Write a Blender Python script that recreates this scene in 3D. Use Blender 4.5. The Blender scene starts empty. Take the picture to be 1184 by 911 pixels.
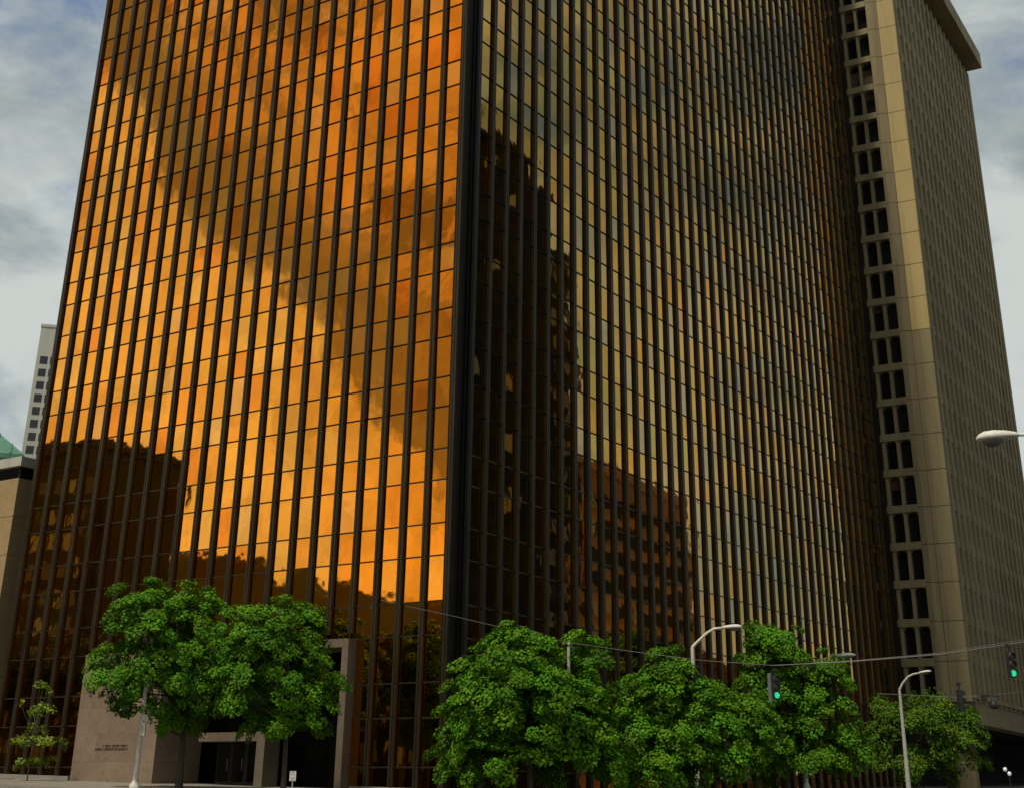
import bpy, math, random
import numpy as np
from mathutils import Vector, Matrix

random.seed(7)
rng = np.random.default_rng(7)
S = bpy.context.scene
COL = S.collection
PI = math.pi

# ---------------------------------------------------------------- camera model
FPX, PPY, PITCH, ROLL = 1598.26, 210.73, .4206, .015342
TH = .9706
cp, sp = math.cos(PITCH), math.sin(PITCH)
cr, sr = math.cos(ROLL), math.sin(ROLL)
FW = Vector((0, cp, sp))
R0 = Vector((1, 0, 0)); U0 = Vector((0, -sp, cp))
RT = R0 * cr + U0 * sr
UP = R0 * -sr + U0 * cr
EYE = Vector((0, 0, 1.6))

def ray(x, y):
    return (FW + RT * ((x - 592) / FPX) + UP * ((PPY - y) / FPX)).normalized()

def hit(x, y, p0, n):
    d = ray(x, y)
    return EYE + d * ((p0 - EYE).dot(n) / d.dot(n))

# block frame: t runs back along the right facade, u along the left facade
C0 = Vector((73 * math.sin(-.0431), 73 * math.cos(-.0431), 0))
LV = Vector((-math.sin(TH), math.cos(TH), 0))
RV = Vector((math.cos(TH), math.sin(TH), 0))

def blk(t, u, z=0.):
    return C0 + RV * t + LV * u + Vector((0, 0, z))

def tu(p):
    q = p - C0
    return q.dot(RV), q.dot(LV)

def on_left(x, y, off):
    return hit(x, y, C0 - RV * off, RV)

def on_right(x, y, off):
    return hit(x, y, C0 - LV * off, LV)

def ground_tu(t, u):
    u = max(-90, min(60, u)); t = max(-90, min(140, t))
    return 1.86 + .018 * u + .019 * t

def ground(p):
    return ground_tu(*tu(p))

# ---------------------------------------------------------------- materials
def mat(name, color, rough=.6, metal=0., spec=.5):
    m = bpy.data.materials.new(name)
    m.use_nodes = True
    b = m.node_tree.nodes['Principled BSDF']
    b.inputs['Base Color'].default_value = (*color, 1)
    b.inputs['Roughness'].default_value = rough
    b.inputs['Metallic'].default_value = metal
    b.inputs['Specular IOR Level'].default_value = spec
    return m

def N(m, t, **kw):
    n = m.node_tree.nodes.new(t)
    for k, v in kw.items():
        setattr(n, k, v)
    return n

def lk(m, a, b):
    m.node_tree.links.new(a, b)

def bsdf(m):
    return m.node_tree.nodes['Principled BSDF']

def mottled(name, c1, c2, scale=.6, rough=.8, bump=.0, c3=None, streak=False, spec=.3, metal=0.):
    """surface with uneven wear: two scales of noise, optional vertical streaks"""
    m = mat(name, c1, rough, metal, spec)
    tc = N(m, 'ShaderNodeTexCoord')
    mp = N(m, 'ShaderNodeMapping')
    if streak:
        mp.inputs['Scale'].default_value = (1, 1, .12)
    lk(m, tc.outputs['Object'], mp.inputs['Vector'])
    n1 = N(m, 'ShaderNodeTexNoise'); n1.inputs['Scale'].default_value = scale
    n1.inputs['Detail'].default_value = 6; n1.inputs['Roughness'].default_value = .65
    lk(m, mp.outputs[0], n1.inputs['Vector'])
    r = N(m, 'ShaderNodeValToRGB')
    r.color_ramp.elements[0].position = .35; r.color_ramp.elements[0].color = (*c1, 1)
    r.color_ramp.elements[1].position = .68; r.color_ramp.elements[1].color = (*c2, 1)
    lk(m, n1.outputs['Fac'], r.inputs['Fac'])
    out = r.outputs['Color']
    if c3 is not None:
        n2 = N(m, 'ShaderNodeTexNoise'); n2.inputs['Scale'].default_value = scale * 9
        n2.inputs['Detail'].default_value = 4
        if streak:
            mp2 = N(m, 'ShaderNodeMapping'); mp2.inputs['Scale'].default_value = (1, 1, .05)
            lk(m, tc.outputs['Object'], mp2.inputs['Vector']); lk(m, mp2.outputs[0], n2.inputs['Vector'])
        else:
            lk(m, tc.outputs['Object'], n2.inputs['Vector'])
        mr = N(m, 'ShaderNodeMapRange'); mr.inputs['From Min'].default_value = .52; mr.inputs['From Max'].default_value = .75
        mr.inputs['To Max'].default_value = .85
        lk(m, n2.outputs['Fac'], mr.inputs['Value'])
        mx = N(m, 'ShaderNodeMix', data_type='RGBA')
        lk(m, mr.outputs[0], mx.inputs['Factor']); lk(m, out, mx.inputs['A'])
        mx.inputs['B'].default_value = (*c3, 1)
        out = mx.outputs['Result']
    lk(m, out, bsdf(m).inputs['Base Color'])
    if bump:
        n3 = N(m, 'ShaderNodeTexNoise'); n3.inputs['Scale'].default_value = scale * 20
        n3.inputs['Detail'].default_value = 5
        lk(m, tc.outputs['Object'], n3.inputs['Vector'])
        bp = N(m, 'ShaderNodeBump'); bp.inputs['Strength'].default_value = bump; bp.inputs['Distance'].default_value = .03
        lk(m, n3.outputs['Fac'], bp.inputs['Height']); lk(m, bp.outputs[0], bsdf(m).inputs['Normal'])
    return m

def glass_gold():
    m = mat('gold_mirror_glass', (1, .4, .05), .025, 1.)
    a = N(m, 'ShaderNodeAttribute', attribute_name='tint')
    lk(m, a.outputs['Color'], bsdf(m).inputs['Base Color'])
    bsdf(m).inputs['Specular Tint'].default_value = (1, .93, .75, 1)
    # pillowing of the panes: the reflections wander a little
    tc = N(m, 'ShaderNodeTexCoord')
    n = N(m, 'ShaderNodeTexNoise'); n.inputs['Scale'].default_value = .55; n.inputs['Detail'].default_value = 2.5
    lk(m, tc.outputs['Object'], n.inputs['Vector'])
    bp = N(m, 'ShaderNodeBump'); bp.inputs['Strength'].default_value = .3; bp.inputs['Distance'].default_value = .025
    lk(m, n.outputs['Fac'], bp.inputs['Height']); lk(m, bp.outputs[0], bsdf(m).inputs['Normal'])
    return m

M = {}
M['glass'] = glass_gold()
M['bronze'] = mottled('bronze_anodised', (.032, .026, .014), (.062, .051, .028), 1.5, .38, spec=.4, metal=.5, streak=True)
M['bronze_dark'] = mottled('bronze_dark', (.007, .006, .004), (.014, .011, .007), 1.2, .5, spec=.08)
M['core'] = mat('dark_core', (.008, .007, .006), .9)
M['roofing'] = mottled('roofing', (.09, .09, .085), (.14, .13, .12), .4, .9)
M['concrete'] = mottled('ochre_concrete', (.215, .172, .088), (.30, .245, .130), .35, .85, .35, (.17, .135, .075), True)
M['concrete_pale'] = mottled('pale_ochre_panel', (.42, .315, .13), (.50, .385, .17), .3, .85, .25, (.35, .26, .11), True)
M['concrete_fin'] = mottled('grey_ochre_concrete', (.235, .188, .098), (.335, .272, .148), .3, .85, .35, (.12, .10, .06), True)
M['joint'] = mat('panel_joint', (.055, .043, .026), .9)
M['dark_glass'] = mat('dark_window_glass', (.012, .012, .012), .06, 0, .6)
M['slot_glass'] = mottled('olive_window_glass', (.075, .062, .034), (.125, .104, .058), .5, .45, spec=.3)
M['blind'] = mottled('window_blind', (.07, .042, .02), (.11, .068, .034), 1., .8)
def granite():
    m = mottled('pink_granite', (.225, .165, .115), (.28, .208, .148), .5, .6, .1, (.18, .125, .088))
    # slab joints and slab to slab differences
    tc = N(m, 'ShaderNodeTexCoord'); mp = N(m, 'ShaderNodeMapping')
    mp.inputs['Rotation'].default_value = (PI / 2, 0, PI / 2)
    lk(m, tc.outputs['Object'], mp.inputs['Vector'])
    sep = N(m, 'ShaderNodeSeparateXYZ'); lk(m, tc.outputs['Object'], sep.inputs[0])
    cmb = N(m, 'ShaderNodeCombineXYZ'); lk(m, sep.outputs['Y'], cmb.inputs['X']); lk(m, sep.outputs['Z'], cmb.inputs['Y'])
    br = N(m, 'ShaderNodeTexBrick'); br.inputs['Scale'].default_value = 1
    br.inputs['Brick Width'].default_value = 1.75; br.inputs['Row Height'].default_value = 1.45
    br.inputs['Mortar Size'].default_value = .008
    br.inputs['Color1'].default_value = (1, 1, 1, 1); br.inputs['Color2'].default_value = (.84, .82, .80, 1)
    br.inputs['Mortar'].default_value = (.62, .58, .54, 1)
    lk(m, cmb.outputs[0], br.inputs['Vector'])
    mx = N(m, 'ShaderNodeMix', data_type='RGBA', blend_type='MULTIPLY'); mx.inputs['Factor'].default_value = 1
    src = bsdf(m).inputs['Base Color'].links[0].from_socket
    lk(m, src, mx.inputs['A']); lk(m, br.outputs['Color'], mx.inputs['B'])
    lk(m, mx.outputs['Result'], bsdf(m).inputs['Base Color'])
    return m
M['granite'] = granite()
M['granite_shaded'] = mottled('shaded_pink_granite', (.135, .105, .072), (.18, .142, .10), .5, .6, .1, (.11, .08, .055))  # granite copy darkened in colour for tree shade on the portal frame
M['letter'] = mat('bronze_lettering', (.075, .052, .034), .5, .0)
M['steel'] = mat('door_steel', (.09, .085, .075), .35, .8)
M['asphalt'] = mottled('asphalt', (.04, .04, .042), (.062, .06, .058), .15, .9, .3, (.03, .03, .03))
M['paving'] = mottled('pale_paving', (.17, .155, .12), (.235, .21, .165), .25, .85, .2, (.12, .11, .085))
M['kerb'] = mottled('kerb_stone', (.22, .215, .18), (.30, .29, .25), .8, .85, .2)
M['line'] = mottled('road_paint', (.6, .6, .56), (.72, .72, .68), 2, .7, 0, (.3, .3, .28))
M['beige'] = mottled('beige_stone', (.33, .225, .11), (.41, .285, .145), .4, .8, .2, (.27, .18, .085))
M['copper'] = mottled('verdigris_copper', (.07, .19, .13), (.13, .28, .20), .5, .6, 0, (.045, .10, .07), True)
M['pale_conc'] = mottled('pale_concrete', (.42, .42, .35), (.52, .51, .43), .15, .85, 0, (.34, .33, .27), True)
M['lamp_paint'] = mottled('cream_lamp_paint', (.56, .53, .44), (.68, .65, .56), 2.5, .5, 0, (.4, .37, .3))
M['galv'] = mottled('galvanised_steel', (.36, .35, .30), (.47, .46, .40), 3, .5, 0, (.26, .24, .2))
M['lens'] = mat('lamp_lens', (.12, .115, .10), .25)
M['black'] = mat('black_housing', (.013, .013, .013), .5)
M['wire'] = mat('steel_wire', (.13, .13, .11), .5, .3)
M['sign_white'] = mat('sign_white', (.62, .60, .57), .5)
M['sign_red'] = mat('sign_red', (.45, .16, .15), .5)
M['sign_grey'] = mat('sign_grey', (.16, .17, .17), .5)
M['globe'] = mat('opal_globe', (.8, .82, .85), .3)
M['bark'] = mottled('bark', (.055, .047, .033), (.10, .088, .06), 2.2, .9, .6, (.035, .03, .02), True)
M['young_bark'] = mottled('young_bark', (.15, .13, .09), (.21, .19, .14), 3, .9, .3)
M['brick'] = mottled('orange_brick', (.42, .235, .13), (.52, .30, .165), .5, .85, 0, (.34, .17, .10))
M['red_brick'] = mottled('red_brown_brick', (.12, .055, .035), (.18, .085, .05), .4, .85)
M['dark_facade'] = mottled('dark_facade', (.009, .007, .005), (.016, .011, .008), .2, .7, spec=.12)
M['brown_facade'] = mottled('brown_facade', (.040, .038, .026), (.062, .058, .040), .2, .8)
M['hill'] = mottled('wooded_hill', (.030, .030, .012), (.055, .048, .02), .05, .95)
def emit(name, c, s):
    m = mat(name, c, .3)
    bsdf(m).inputs['Emission Color'].default_value = (*c, 1)
    bsdf(m).inputs['Emission Strength'].default_value = s
    return m
M['green_lit'] = emit('green_signal_lens', (.01, .55, .24), 1.1)
M['lens_off'] = mat('unlit_signal_lens', (.05, .016, .012), .25)
M['lamp_lit'] = emit('lit_globe', (.62, .68, .66), .35)

def leafmat(name, c, trans=.16):
    m = mat(name, c, .6, 0, .12)
    a = N(m, 'ShaderNodeAttribute', attribute_name='tint')
    mx = N(m, 'ShaderNodeMix', data_type='RGBA', blend_type='MULTIPLY'); mx.inputs['Factor'].default_value = 1
    mx.inputs['A'].default_value = (*c, 1)
    lk(m, a.outputs['Color'], mx.inputs['B'])
    lk(m, mx.outputs['Result'], bsdf(m).inputs['Base Color'])
    t = N(m, 'ShaderNodeBsdfTranslucent')
    h = N(m, 'ShaderNodeMix', data_type='RGBA', blend_type='MULTIPLY'); h.inputs['Factor'].default_value = 1
    lk(m, mx.outputs['Result'], h.inputs['A']); h.inputs['B'].default_value = (1.35, 1.15, .35, 1)
    lk(m, h.outputs['Result'], t.inputs['Color'])
    ms = N(m, 'ShaderNodeMixShader'); ms.inputs[0].default_value = trans
    lk(m, bsdf(m).outputs[0], ms.inputs[1]); lk(m, t.outputs[0], ms.inputs[2])
    lk(m, ms.outputs[0], m.node_tree.nodes['Material Output'].inputs['Surface'])
    return m
M['leaf'] = leafmat('maple_leaf', (.072, .195, .005))
M['leaf_olive'] = leafmat('olive_leaf', (.075, .160, .009))
M['leaf_dark'] = leafmat('dark_leaf', (.03, .055, .010), .15)
M['leaf_lime'] = leafmat('lime_leaf', (.17, .25, .025))

# ---------------------------------------------------------------- mesh builder
class MB:
    def __init__(s):
        s.v = []; s.f = []; s.smooth = []
    def add(s, vs, fs, smooth=False):
        b = len(s.v)
        s.v += [tuple(v) for v in vs]
        s.f += [tuple(i + b for i in f) for f in fs]
        s.smooth += [smooth] * len(fs)
        return s
    def box(s, x0, x1, y0, y1, z0, z1):
        return s.add([(x0, y0, z0), (x1, y0, z0), (x1, y1, z0), (x0, y1, z0), (x0, y0, z1), (x1, y0, z1), (x1, y1, z1), (x0, y1, z1)],
                     [(0, 3, 2, 1), (4, 5, 6, 7), (0, 1, 5, 4), (1, 2, 6, 5), (2, 3, 7, 6), (3, 0, 4, 7)])
    def bev_box(s, x0, x1, y0, y1, z0, z1, c):
        # box with its vertical edges chamfered
        p = [(x0 + c, y0), (x1 - c, y0), (x1, y0 + c), (x1, y1 - c), (x1 - c, y1), (x0 + c, y1), (x0, y1 - c), (x0, y0 + c)]
        return s.prism(p, z0, z1)
    def prism(s, p, z0, z1):
        n = len(p)
        vs = [(x, y, z0) for x, y in p] + [(x, y, z1) for x, y in p]
        fs = [(i, (i + 1) % n, n + (i + 1) % n, n + i) for i in range(n)]
        fs += [tuple(range(n - 1, -1, -1)), tuple(range(n, 2 * n))]
        return s.add(vs, fs)
    def tube(s, pts, rad, seg=8, caps=True):
        pts = [Vector(p) for p in pts]
        if not hasattr(rad, '__len__'):
            rad = [rad] * len(pts)
        vs = []; n = len(pts)
        ref = Vector((0, 0, 1))
        d0 = (pts[-1] - pts[0]).normalized()
        if abs(d0.z) > .8: ref = Vector((1, 0, 0))
        for i, p in enumerate(pts):
            d = (pts[min(i + 1, n - 1)] - pts[max(i - 1, 0)]).normalized()
            a = d.cross(ref).normalized(); b = d.cross(a).normalized()
            for k in range(seg):
                an = 2 * PI * k / seg
                vs.append(p + (a * math.cos(an) + b * math.sin(an)) * rad[i])
        fs = []
        for i in range(n - 1):
            for k in range(seg):
                k2 = (k + 1) % seg
                fs.append((i * seg + k, i * seg + k2, (i + 1) * seg + k2, (i + 1) * seg + k))
        s.add(vs, fs, True)
        if caps:
            s.add(vs[:seg], [tuple(range(seg - 1, -1, -1))])
            s.add(vs[-seg:], [tuple(range(seg))])
        return s
    def lathe(s, prof, c=(0, 0, 0), seg=20):
        vs = []; fs = []
        for r, z in prof:
            for k in range(seg):
                a = 2 * PI * k / seg
                vs.append((c[0] + r * math.cos(a), c[1] + r * math.sin(a), c[2] + z))
        for i in range(len(prof) - 1):
            for k in range(seg):
                k2 = (k + 1) % seg
                fs.append((i * seg + k, i * seg + k2, (i + 1) * seg + k2, (i + 1) * seg + k))
        return s.add(vs, fs, True)
    def ball(s, c, rx, ry, rz, seg=14, rings=9, zmin=-1.):
        prof = []
        for i in range(rings + 1):
            a = -PI / 2 + PI * i / rings
            prof.append((math.cos(a), max(math.sin(a), zmin)))
        vs = []; fs = []
        for r, z in prof:
            for k in range(seg):
                a = 2 * PI * k / seg
                vs.append((c[0] + rx * r * math.cos(a), c[1] + ry * r * math.sin(a), c[2] + rz * z))
        for i in range(rings):
            for k in range(seg):
                k2 = (k + 1) % seg
                fs.append((i * seg + k, i * seg + k2, (i + 1) * seg + k2, (i + 1) * seg + k))
        return s.add(vs, fs, True)
    def build(s, name, m, parent=None, **props):
        me = bpy.data.meshes.new(name)
        me.from_pydata(s.v, [], s.f)
        me.polygons.foreach_set('use_smooth', s.smooth)
        me.materials.append(m)
        me.update()
        o = bpy.data.objects.new(name, me)
        COL.objects.link(o)
        if parent is not None:
            o.parent = parent
        for k, v in props.items():
            o[k] = v
        return o

def thing(name, label, cat, loc, rot=0., group=None):
    o = bpy.data.objects.new(name, None)
    o.empty_display_size = .5
    COL.objects.link(o)
    o.location = loc; o.rotation_euler = (0, 0, rot)
    o['label'] = label; o['category'] = cat
    if group: o['group'] = group
    return o

def tag(o, label, cat, group=None):
    o['label'] = label; o['category'] = cat
    if group: o['group'] = group
    return o

# ---------------------------------------------------------------- world
SUN_EL, SUN_AZ = 63., -139.      # azimuth measured from +Y towards +X
sv = Vector((math.sin(math.radians(SUN_AZ)) * math.cos(math.radians(SUN_EL)),
             math.cos(math.radians(SUN_AZ)) * math.cos(math.radians(SUN_EL)), math.sin(math.radians(SUN_EL))))

def make_world():
    w = bpy.data.worlds.new('World'); S.world = w
    w.use_nodes = True
    class W: pass
    ww = W(); ww.node_tree = w.node_tree
    nt = w.node_tree
    for n in list(nt.nodes): nt.nodes.remove(n)
    def nd(t, **k):
        n = nt.nodes.new(t)
        for a, b in k.items(): setattr(n, a, b)
        return n
    L = nt.links.new
    out = nd('ShaderNodeOutputWorld'); bg = nd('ShaderNodeBackground')
    bg.inputs['Strength'].default_value = .1
    L(bg.outputs[0], out.inputs['Surface'])
    sky = nd('ShaderNodeTexSky', sky_type='NISHITA'); sky.sun_disc = False
    sky.sun_elevation = math.radians(SUN_EL); sky.sun_rotation = math.radians(SUN_AZ)
    sky.air_density = 1.2; sky.dust_density = 1.0
    tc = nd('ShaderNodeTexCoord')
    def math_(op, a, b=None, c=None, clamp=False):
        n = nd('ShaderNodeMath', operation=op); n.use_clamp = clamp
        for i, v in enumerate((a, b, c)):
            if v is None: continue
            if isinstance(v, (int, float)): n.inputs[i].default_value = v
            else: L(v, n.inputs[i])
        return n.outputs[0]
    def dot(v):
        n = nd('ShaderNodeVectorMath', operation='DOT_PRODUCT')
        L(tc.outputs['Generated'], n.inputs[0]); n.inputs[1].default_value = v
        return n.outputs['Value']
    def maprange(v, a, b, c=0., d=1., smooth=True):
        n = nd('ShaderNodeMapRange'); n.interpolation_type = 'SMOOTHSTEP' if smooth else 'LINEAR'
        L(v, n.inputs['Value'])
        for k, x in zip(('From Min', 'From Max', 'To Min', 'To Max'), (a, b, c, d)):
            n.inputs[k].default_value = x
        return n.outputs['Result']
    def noise(vec, scale, detail, rough=.55, dist=0.):
        n = nd('ShaderNodeTexNoise'); n.inputs['Scale'].default_value = scale
        n.inputs['Detail'].default_value = detail; n.inputs['Roughness'].default_value = rough
        n.inputs['Distortion'].default_value = dist
        L(vec, n.inputs['Vector'])
        return n.outputs['Fac']
    def mixc(f, a, b, blend='MIX'):
        n = nd('ShaderNodeMix', data_type='RGBA', blend_type=blend)
        if isinstance(f, (int, float)): n.inputs['Factor'].default_value = f
        else: L(f, n.inputs['Factor'])
        for k, v in (('A', a), ('B', b)):
            if isinstance(v, tuple): n.inputs[k].default_value = (*v, 1)
            else: L(v, n.inputs[k])
        return n.outputs['Result']
    sep = nd('ShaderNodeSeparateXYZ'); L(tc.outputs['Generated'], sep.inputs[0])
    mp = nd('ShaderNodeMapping'); mp.inputs['Scale'].default_value = (1, 1, 1.7); mp.inputs['Location'].default_value = WP['loc']
    L(tc.outputs['Generated'], mp.inputs['Vector'])
    V = mp.outputs[0]
    big = noise(V, 3.4, 7, .55, .35)
    fine = noise(V, 11., 6, .6, .3)
    low = maprange(sep.outputs['Z'], .30, .50, .07, 0.)
    cover = maprange(math_('ADD', math_('ADD', math_('MULTIPLY', big, .85), math_('MULTIPLY', fine, .15)), low), WP['cov0'], WP['cov1'])
    shade = maprange(math_('ADD', math_('ADD', math_('MULTIPLY', noise(V, 5.2, 7, .58, .5), .8), math_('MULTIPLY', fine, .2)), low), .38, .62)
    cloud = mixc(shade, WP['cl_dark'], WP['cl_light'])
    skyc = mixc(1., sky.outputs[0], WP['sky_mul'], 'MULTIPLY')
    col = mixc(cover, skyc, cloud)
    # towards the sun side the clouds are far brighter, with one heavy dark bank across them
    side = maprange(dot((-.955, -.297, 0)), .25, .85)
    wob = noise(tc.outputs['Generated'], 5.5, 6, .62, .6)
    lowf = noise(tc.outputs['Generated'], 2.6, 5, .6, .3)
    el = sep.outputs['Z']; az = dot((.297, -.955, 0))     # grows towards the back of the camera
    bank_pos = math_('SUBTRACT', math_('ADD', el, math_('MULTIPLY', az, WP['bank_slope'])), WP['bank_z'])
    bank_pos = math_('ADD', bank_pos, math_('MULTIPLY', math_('SUBTRACT', wob, .5), WP['bank_wob']))
    bank = math_('MULTIPLY', maprange(bank_pos, -.02, .012), maprange(bank_pos, .05, .14, 1., 0.))
    warm = maprange(az, -.10, -.005)
    glow = mixc(maprange(lowf, .36, .60), mixc(warm, WP['glow_a'], WP['glow_aw']), mixc(warm, WP['glow_b'], WP['glow_bw']))
    glow = mixc(maprange(noise(tc.outputs['Generated'], 9., 6, .6, .8), .45, .68, 0., .45), glow, WP['glow_c'])
    glow = mixc(maprange(bank_pos, .03, .12, 0., .9), glow, mixc(maprange(math_('ADD', math_('MULTIPLY', wob, .6), math_('MULTIPLY', noise(tc.outputs['Generated'], 14., 6, .62, .8), .4)), .45, .575), WP['up_a'], WP['up_b']))
    glow = mixc(math_('MULTIPLY', bank, WP['bank_amt']), glow, WP['bank_c'])
    tex = maprange(noise(tc.outputs['Generated'], 17., 7, .62, 1.2), .32, .68, .72, 1.18, False)
    cmbt = nd('ShaderNodeCombineXYZ'); L(tex, cmbt.inputs[0]); L(tex, cmbt.inputs[1]); L(tex, cmbt.inputs[2])
    glow = mixc(1., glow, cmbt.outputs[0], 'MULTIPLY')
    col = mixc(side, col, glow)
    L(col, bg.inputs['Color'])

WP = dict(loc=(.0, .0, .0), cov0=.38, cov1=.54, cl_dark=(3.0, 3.55, 3.7), cl_light=(5.9, 6.35, 6.1), sky_mul=(.75, .82, .95),
          glow_a=(4.2, 4.0, 3.8), glow_aw=(5.5, 4.3, 2.6), glow_b=(8.8, 8.9, 9.2), glow_bw=(11.5, 9.0, 5.0), glow_c=(7.4, 7.6, 8.0), bank_c=(1.45, 1.5, 1.45),
          up_a=(1.5, 1.35, 1.0), up_b=(6.4, 4.7, 3.1),
          bank_slope=1.0, bank_z=.225, bank_wob=.2, bank_amt=.82)
make_world()

sun = bpy.data.lights.new('sun', 'SUN')
sun.energy = 3.4; sun.angle = math.radians(3); sun.color = (1, .93, .8)
so = bpy.data.objects.new('sun', sun); COL.objects.link(so)
so.rotation_euler = (-sv).to_track_quat('-Z', 'Y').to_euler()
so.location = (0, 0, 150)

# ---------------------------------------------------------------- ground, streets
def sheet(name, m, poly_tu, dz, res=None):
    """flat sheet following the slope of the site; poly in block coordinates (t0,t1,u0,u1)"""
    t0, t1, u0, u1 = poly_tu
    nt = res or 2; nu = res or 2
    b = MB(); vs = []
    for i in range(nt):
        for j in range(nu):
            t = t0 + (t1 - t0) * i / (nt - 1); u = u0 + (u1 - u0) * j / (nu - 1)
            vs.append(blk(t, u, ground_tu(t, u) + dz))
    fs = [(i * nu + j, (i + 1) * nu + j, (i + 1) * nu + j + 1, i * nu + j + 1) for i in range(nt - 1) for j in range(nu - 1)]
    b.add(vs, fs)
    return b.build(name, m, kind='structure')

sheet('ground', M['asphalt'], (-1500, 1500, -1500, 1500), -.15, 121)

def slab(name, m, t0, t1, u0, u1, top=0., thick=.4):
    b = MB()
    vs = [blk(t, u, ground_tu(t, u) + top - h) for h in (thick, 0) for t, u in ((t0, u0), (t1, u0), (t1, u1), (t0, u1))]
    b.add(vs, [(3, 2, 1, 0), (4, 5, 6, 7), (0, 1, 5, 4), (1, 2, 6, 5), (2, 3, 7, 6), (3, 0, 4, 7)])
    return b.build(name, m, kind='structure')

KW = 11.
slab('sidewalk', M['paving'], -KW, 140, -KW, 60)
slab('kerb', M['kerb'], -KW - .2, -KW - .002, -KW - .2, 60, -.01)
slab('kerb', M['kerb'], -KW - .002, 140, -KW - .2, -KW - .002, -.01)
slab('sidewalk', M['paving'], -90, -34, -30.5, 60)       # across the left-hand street
slab('sidewalk', M['paving'], -KW, 140, -90, -34)        # across the right-hand street
for k in range(9):
    sheet('lane_marking', M['line'], (10 + k * 9, 13 + k * 9, -22.6, -22.45), -.146)
for k in range(5):
    sheet('lane_marking', M['line'], (-22.6, -22.45, 4 + k * 9, 7 + k * 9), -.146)
for k in range(7):
    sheet('crosswalk_marking', M['line'], (-8 + .2, -4, -33 + k * 3.1, -32.2 + k * 3.1), -.145)

# ---------------------------------------------------------------- gold glass tower
GZ = 1.9
BAY = 1.569
NL, NR = 22, 42
LO, RO = 1.39 - BAY, 1.9           # first mullion line of each facade, from the corner
PER, VIS = 3.93, 2.27
FLOORS = 25
ZB = 3.05
HT = ZB + PER * FLOORS             # roof
GP = .13                            # glass plane behind the mullion fronts
tower = thing('office_tower', 'tall office tower of gold mirror glass between dark bronze mullions, with a pink stone entrance',
              'office tower', blk(0, 0, GZ), TH)
UE = LO + BAY * NL                 # far end of the left facade
TE = RO + BAY * (NR - 1) + .9      # far end of the right facade
lev = []
for k in range(-1, FLOORS):
    lev += [ZB + PER * k, ZB + PER * k + VIS]
lev = [z for z in lev if z > 2.2] + [HT]
rows = [2.0] + lev                 # pane edges

# portal occupies this part of the left facade: panes behind it are left out
PU0, PU1, PZ = 5.72, 26.45, 9.25

mull = []
def left_mull(u, z0):
    # front capping, a fine groove, and the stem behind it
    b = MB()
    b.box(0, GP + .06, u - .10, u + .10, z0 - GZ, HT - GZ)
    b.box(-.05, -.001, u - .15, u - .02, z0 - GZ, HT - GZ)
    b.box(-.05, -.001, u + .02, u + .15, z0 - GZ, HT - GZ)
    return b
for k in range(NL + 1):
    u = LO + BAY * k
    z0 = PZ + .3 if PU0 - .1 < u < PU1 + .1 else 1.8
    left_mull(u, z0).build('mullion', M['bronze'], tower)
for k in range(NR):
    t = RO + BAY * k
    b = MB()
    b.box(t - .10, t + .10, 0, GP + .06, 1.8 - GZ, HT - GZ)
    b.box(t - .15, t - .02, -.05, -.001, 1.8 - GZ, HT - GZ)
    b.box(t + .02, t + .15, -.05, -.001, 1.8 - GZ, HT - GZ)
    b.build('mullion', M['bronze'], tower)

# transoms: one bar along the whole facade at each pane edge, notched behind the mullions
extra_tr = MB()
def transom(z, side, far=False):
    b = MB()
    if side == 'L':
        spans = [(LO + .101 + BAY * k, LO + BAY * (k + 1) - .101) for k in range(NL)]
        for a, c in spans:
            if z < PZ + .35 and PU0 - .4 < (a + c) / 2 < PU1 + .2: continue
            if z < PZ + .35 and (a < PU0) == far: continue
            if z >= PZ + .35 and far: continue
            b.box(GP - .05, GP + .05, a, c, z - .032 - GZ, z + .032 - GZ)
    else:
        for k in range(NR - 1):
            b.box(RO + BAY * k + .101, RO + BAY * (k + 1) - .101, GP - .05, GP + .05, z - .032 - GZ, z + .032 - GZ)
    return b
nseen = 0
for z in lev:
    for side, far in (('L', False), ('L', True), ('R', False)):
        b = transom(z, side, far)
        if not b.v: continue
        if (side == 'L' and z < 74) or (side == 'R' and z < 88 and nseen < 98):
            b.build('transom', M['bronze_dark'] if z > 20 else M['bronze'], tower); nseen += 1
        else:
            extra_tr.add(b.v, b.f)
extra_tr.build('upper_transoms', M['bronze'], tower, kind='stuff')

# panes, each with its own slight tilt and its own batch colour; same glass, right palette dulled to paint weaker reflections
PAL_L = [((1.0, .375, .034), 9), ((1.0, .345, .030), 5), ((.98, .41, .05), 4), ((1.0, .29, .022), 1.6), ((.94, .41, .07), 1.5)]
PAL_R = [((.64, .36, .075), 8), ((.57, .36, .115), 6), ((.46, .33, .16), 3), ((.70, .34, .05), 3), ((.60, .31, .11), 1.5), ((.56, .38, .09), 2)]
def pick(p):
    tot = sum(w for _, w in p); x = random.random() * tot
    for c, w in p:
        x -= w
        if x <= 0: break
    g = random.uniform(.9, 1.03); h = random.uniform(.96, 1.04)
    return (min(1, c[0] * g), min(1, c[1] * g * h), c[2] * g * h)

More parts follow.
